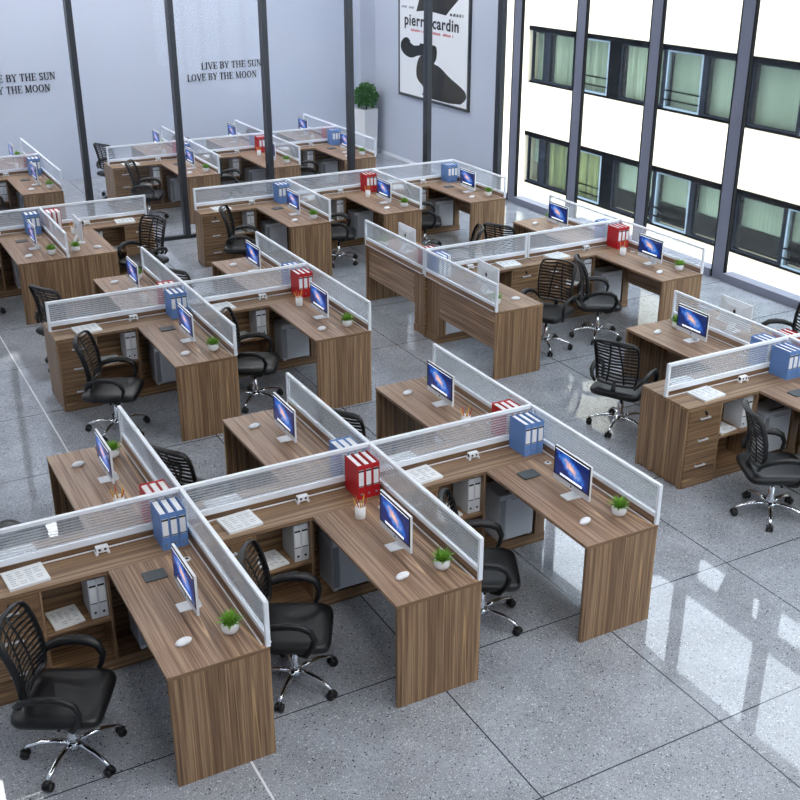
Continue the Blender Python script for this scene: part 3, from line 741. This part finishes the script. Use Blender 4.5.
post = inst('poster', (None, [
    ('poster_frame', fr.mesh('poster_frame', MULL), 'dark grey frame', []),
    ('sheet', MB().box(XR-.040, XR-.002, PY0, PY1, PZ0, PZ1).mesh('sheet', POSTW), 'white printed sheet', []),
    ('figure', poly_wall(smooth(head), POSTK, .039, .043, 'figure'), None, []),
    ('figure', poly_wall(smooth(bodyp, 1), POSTB, .039, .0425, 'figure'), None, []),
    ('figure', poly_wall(topp, POSTB, .039, .0425, 'figure'), None, []),
    ('figure', poly_wall(leaf, POSTW, .043, .0445, 'figure'), 'white torn shape', []),
    ('lettering', walltext('pierre cardin', 12.86, 10.90, 2.605, .021, DARK, 'lettering', .84), 'bold black lettering', []),
    ('small_print', ticks(12.62, 11.10, 2.525, .045, REDINK, 1), 'line of small red print', []),
    ('small_print', ticks(13.02, 12.5, 2.92, .04, INK, 2), 'line of small grey print', []),
    ('small_print', ticks(11.2, 10.75, 2.885, .05, DARK, 3), 'line of small black print', []),
]), (0, 0, 0), 0, 'tall framed white poster with black figure shapes on the right wall', 'poster')

# big plant in the corner
def bigplant():
    pot = MB().loft([[(.15*sx, .15*sy, 0) for sx, sy in ((-1, -1), (1, -1), (1, 1), (-1, 1))], [(.17*sx, .17*sy, .93) for sx, sy in ((-1, -1), (1, -1), (1, 1), (-1, 1))], [(.152*sx, .152*sy, .93) for sx, sy in ((-1, -1), (1, -1), (1, 1), (-1, 1))], [(.15*sx, .15*sy, .86) for sx, sy in ((-1, -1), (1, -1), (1, 1), (-1, 1))]], smooth=False)
    lv = MB(); rnd = random.Random(5)
    for k in range(1300):
        u = rnd.uniform(-.85, 1); a = rnd.uniform(0, 2*PI); r = .26*rnd.uniform(.6, 1.0)
        n = Vector((math.sqrt(1-u*u)*math.cos(a), math.sqrt(1-u*u)*math.sin(a), u)); c = Vector((0, 0, 1.17))+n*r
        d = (n+Vector((rnd.uniform(-1, 1), rnd.uniform(-1, 1), rnd.uniform(-1, 1)))*.8).normalized(); s_ = d.cross(Vector((rnd.uniform(-1, 1), rnd.uniform(-1, 1), 1))).normalized()
        l, w = .055, .022; up = d.cross(s_)*.004
        lv.add([c-d*l*.5, c-s_*w+up, c+d*l*.6, c+s_*w+up, c-up], [(0, 1, 4), (1, 2, 4), (2, 3, 4), (3, 0, 4), (0, 3, 1), (1, 3, 2)])
    tr = MB().tube([(0, 0, .86), (.01, 0, .98), (0, 0, 1.12)], .018, 8)
    return (None, [('planter', pot.mesh('planter', CERAM), 'tall white tapered planter', []), ('foliage', lv.mesh('foliage', LEAFD), 'round ball of green leaves', []), ('trunk', tr.mesh('trunk', SOIL), None, [])])
inst('potted_plant', bigplant(), (8.40, 13.92, 0), .2, 'round green plant in tall white planter at the far corner', 'plant')

# ------------------------------------------------------------------ clusters
ORD3 = ('leftmost', 'middle', 'rightmost')
def module(J, sx, sy, loc, col, chair=True, front=True, wing=None, opts=()):
    """J junction, sx=1 desk on the -X side, sy=1 desk towards -Y"""
    jx, jy = J; o = (jx, jy, 0)
    P = lambda x, y, z=0.0: (jx+sx*x, jy+sy*y, z)
    inst('desk', gspec('desk', desk_spec, sx, sy), o, 0, 'walnut desk wing with its end panel, '+loc, 'desk', 'walnut desk wings')
    inst('storage_cabinet', gspec('cab', cabinet_spec, sx, sy), o, 0, 'low walnut cabinet under the counter, '+loc, 'cabinet', 'walnut storage cabinets')
    def put(name, spec, x, y, z, rz, text, cat, grp):
        p = P(x, y, z)
        if not seen(p): return
        if sx < 0: rz = PI-rz
        if sy < 0 and name in ('binder',): rz = rz+PI
        inst(name, spec, p, rz, text+', '+loc, cat, grp)
    put('computer_monitor', MONITOR, -.277, -.89 if sy > 0 else -.91, T, 0 if sx > 0 else 0, 'silver monitor showing a blue galaxy' if sx > 0 else 'silver monitor seen from its back', 'monitor', 'computer monitors on the desks')
    put('computer_mouse', MOUSE, -.41, -1.225, T, .25, 'white computer mouse', 'mouse', 'computer mice on the desks')
    put('potted_plant', PLANT, -.145, -1.25, T, random.uniform(0, 6), 'small green plant in white pot', 'plant', 'small plants on the desks')
    ds = {'blue': 'blue', 'red': 'red'}[col]
    for k in range(3):
        put('binder', BIND[col], -.19+k*.057, -.128, T, 0, ORD3[k if sx > 0 else 2-k]+' of three '+ds+' binders', 'binder', ds+' binders on the counters')
    if col == 'red':
        put('pencil_cup', CUP, -.31, -.45, T, 0, 'white cup of pencils', 'cup', 'white pencil cups')
        c = P(-.31, -.45, T+.008)
        if seen(c):
            for k in range(5):
                a = k*2*PI/5+.5; r = inst('pencil', PENS[k % 3 == 1], (c[0]+.003*math.cos(a), c[1]+.003*math.sin(a), c[2]), 0, 'slim pencil leaning in the white cup, '+loc, 'pencil', 'pencils in the cup, '+loc)
                tl = .30; r.rotation_euler = (-tl*math.sin(a), tl*math.cos(a), 0)
    elif sy > 0:
        put('tablet', PADS, -.35, -.484, T, 0, 'dark grey tablet lying flat', 'tablet', 'grey tablets on the desks')
    put('paper_pad', BOOK, -1.05, -.13, T, .08, 'white printed paper pad', 'paper', 'paper pads on the counters')
    put('power_socket', OUTLET, -.565, -.065, T, 0, 'small white power socket box', 'socket', 'socket boxes on the counters')
    if sy > 0:
        put('computer_tower', TOWER_S, -.285, -.145, .085, 0, 'white computer tower in the open bay', 'computer', 'computer towers in the bays')
        for k in range(2):
            put('binder', BIND['white'], -.688+k*.054, -.14, .405, 0, ('left' if (k == 0) == (sx > 0) else 'right')+' white binder on shelf', 'binder', 'white binders on the shelves')
        put('paper_stack', SHEET, -.86, -.15, .405, .1, 'printed papers on the shelf', 'paper', 'papers on the shelves')
    if chair:
        rz = -math.radians(28)
        if sy < 0: rz = -rz
        if sx < 0: rz = PI-rz
        p = P(-1.03, -.95)
        if seen(p, 60):
            inst('office_chair', CHAIR, p, rz, 'black mesh-back office chair on chrome base, '+loc, 'chair', 'office chairs at the desks')
def spine(J, x0, x1, side, loc):
    y0, y1 = (-.015, .015) if side == 2 else (-.03, 0)
    inst('desk_partition', gspec('spine', spine_screen, y0, y1, x0, x1), (J[0], J[1], 0), 0, 'long ribbed glass screen along the counter, '+loc, 'screen', 'glass screens along the counters')
def wing(J, kind, sy, loc):
    x0, x1 = {'L': (-.022, .006), 'R': (-.006, .022), 'B': (-.014, .014)}[kind]
    inst('desk_partition', gspec('wing', wing_screen, x0, x1, sy), (J[0], J[1], 0), 0, 'ribbed glass screen on the desk edge, '+loc, 'screen', 'glass screens on the desk edges')

def row(x, y, n, names, cols, sy, back=2, chairs=None):
    for k in range(n):
        J = (x+k*W, y)
        module(J, 1, sy, names[k], cols[k], chair=(chairs is None or chairs[k]))
        wing(J, 'L', sy, names[k])
L3 = ('left', 'middle', 'right')
# A nearest cluster
nA = 'the nearest cluster'
row(0, 0, 3, [f'front {a} desk of {nA}' for a in L3], ['blue', 'red', 'blue'], 1)
row(0, 0, 3, [f'rear {a} desk of {nA}' for a in L3], ['red', 'blue', 'red'], -1)
for k in range(3): spine((k*W, 0), -W, 0, 2, L3[k]+' bay of '+nA)
# B left-centre cluster
nB = 'the left-centre cluster'
row(1.408, 4.235, 2, [f'front {a} desk of {nB}' for a in ('left', 'right')], ['blue', 'red'], 1)
row(1.408, 4.235, 2, [f'rear {a} desk of {nB}' for a in ('left', 'right')], ['red', 'blue'], -1)
for k in range(2): spine((1.408+k*W, 4.235), -W, 0, 2, ('left', 'right')[k]+' bay of '+nB)
# C right-centre cluster: a mirrored bay and a normal one
nC = 'the right-centre cluster'; JC = (4.160, 4.093); JC2 = (4.160+2*W+.01, 4.093)
for sy, fr_, c1, c2 in ((1, 'front', 'blue', 'red'), (-1, 'rear', 'red', 'blue')):
    module(JC, -1, sy, f'{fr_} left desk of {nC}', c1); wing(JC, 'R', sy, f'{fr_} left desk of {nC}')
    module(JC2, 1, sy, f'{fr_} right desk of {nC}', c2); wing(JC2, 'L', sy, f'{fr_} right desk of {nC}')
spine(JC, 0, W, 2, 'left bay of '+nC); spine(JC2, -W, 0, 2, 'right bay of '+nC)
# D right-edge cluster: normal bay and mirrored bay sharing one desk screen
nD = 'the right-edge cluster'; JD = (5.6175, .132)
for sy, fr_, c1, c2 in ((1, 'front', 'blue', 'red'), (-1, 'rear', 'blue', 'red')):
    module(JD, 1, sy, f'{fr_} left desk of {nD}', c1); wing(JD, 'B', sy, f'{fr_} middle of {nD}')
    module(JD, -1, sy, f'{fr_} right desk of {nD}', c2)
spine(JD, -W, 0, 2, 'left bay of '+nD); spine(JD, 0, W, 2, 'right bay of '+nD)
# E row before the glass wall
nE = 'the row before the glass wall'
row(4.235, 8.22, 3, [f'{a} desk of {nE}' for a in L3], ['blue', 'red', 'blue'], 1)
for k in range(3): spine((4.235+k*W, 8.22), -W, 0, 1, L3[k]+' bay of '+nE)
# G pair at the left edge
nG = 'the left-edge pair'; JG = (.78, 8.19)
module(JG, 1, 1, 'left desk of '+nG, 'blue'); module(JG, -1, 1, 'right desk of '+nG, 'red'); wing(JG, 'B', 1, 'middle of '+nG)
spine(JG, -W, 0, 1, 'left bay of '+nG); spine(JG, 0, W, 1, 'right bay of '+nG)
# F far cluster behind the glass wall
nF = 'the far cluster behind glass'; JF = (3.965, 11.76)
row(JF[0], JF[1], 3, [f'front {a} desk of {nF}' for a in L3], ['blue', 'red', 'blue'], 1)
row(JF[0], JF[1], 3, [f'rear {a} desk of {nF}' for a in L3], ['red', 'blue', 'red'], -1)
for k in range(3): spine((JF[0]+k*W, JF[1]), -W, 0, 2, L3[k]+' bay of '+nF)
# H far-left cluster behind the glass wall
nH = 'the far-left cluster behind glass'; JH = (1.525, 11.76)
row(JH[0], JH[1], 1, ['front desk of '+nH], ['blue'], 1); row(JH[0], JH[1], 1, ['rear desk of '+nH], ['red'], -1)
spine(JH, -W, 0, 2, 'bay of '+nH)

# ------------------------------------------------------------------ light
wd = bpy.data.worlds.new('sky'); S.world = wd; wd.use_nodes = True
bg = wd.node_tree.nodes['Background']; bg.inputs['Color'].default_value = (.80, .90, 1, 1); bg.inputs['Strength'].default_value = 4.3
sl = bpy.data.lights.new('sun', 'SUN'); sl.energy = 1.5; sl.angle = .02; sl.color = (1, .97, .9)
so = bpy.data.objects.new('sun', sl); COL.objects.link(so)
so.rotation_euler = Vector((.60, .25, -.76)).to_track_quat('-Z', 'Y').to_euler()

vs = S.view_settings
vs.view_transform = 'Standard'; vs.look = 'None'; vs.gamma = 1; vs.use_curve_mapping = False; vs.exposure = 0.52
S.cycles.transparent_max_bounces = 24
S.cycles.max_bounces = 8
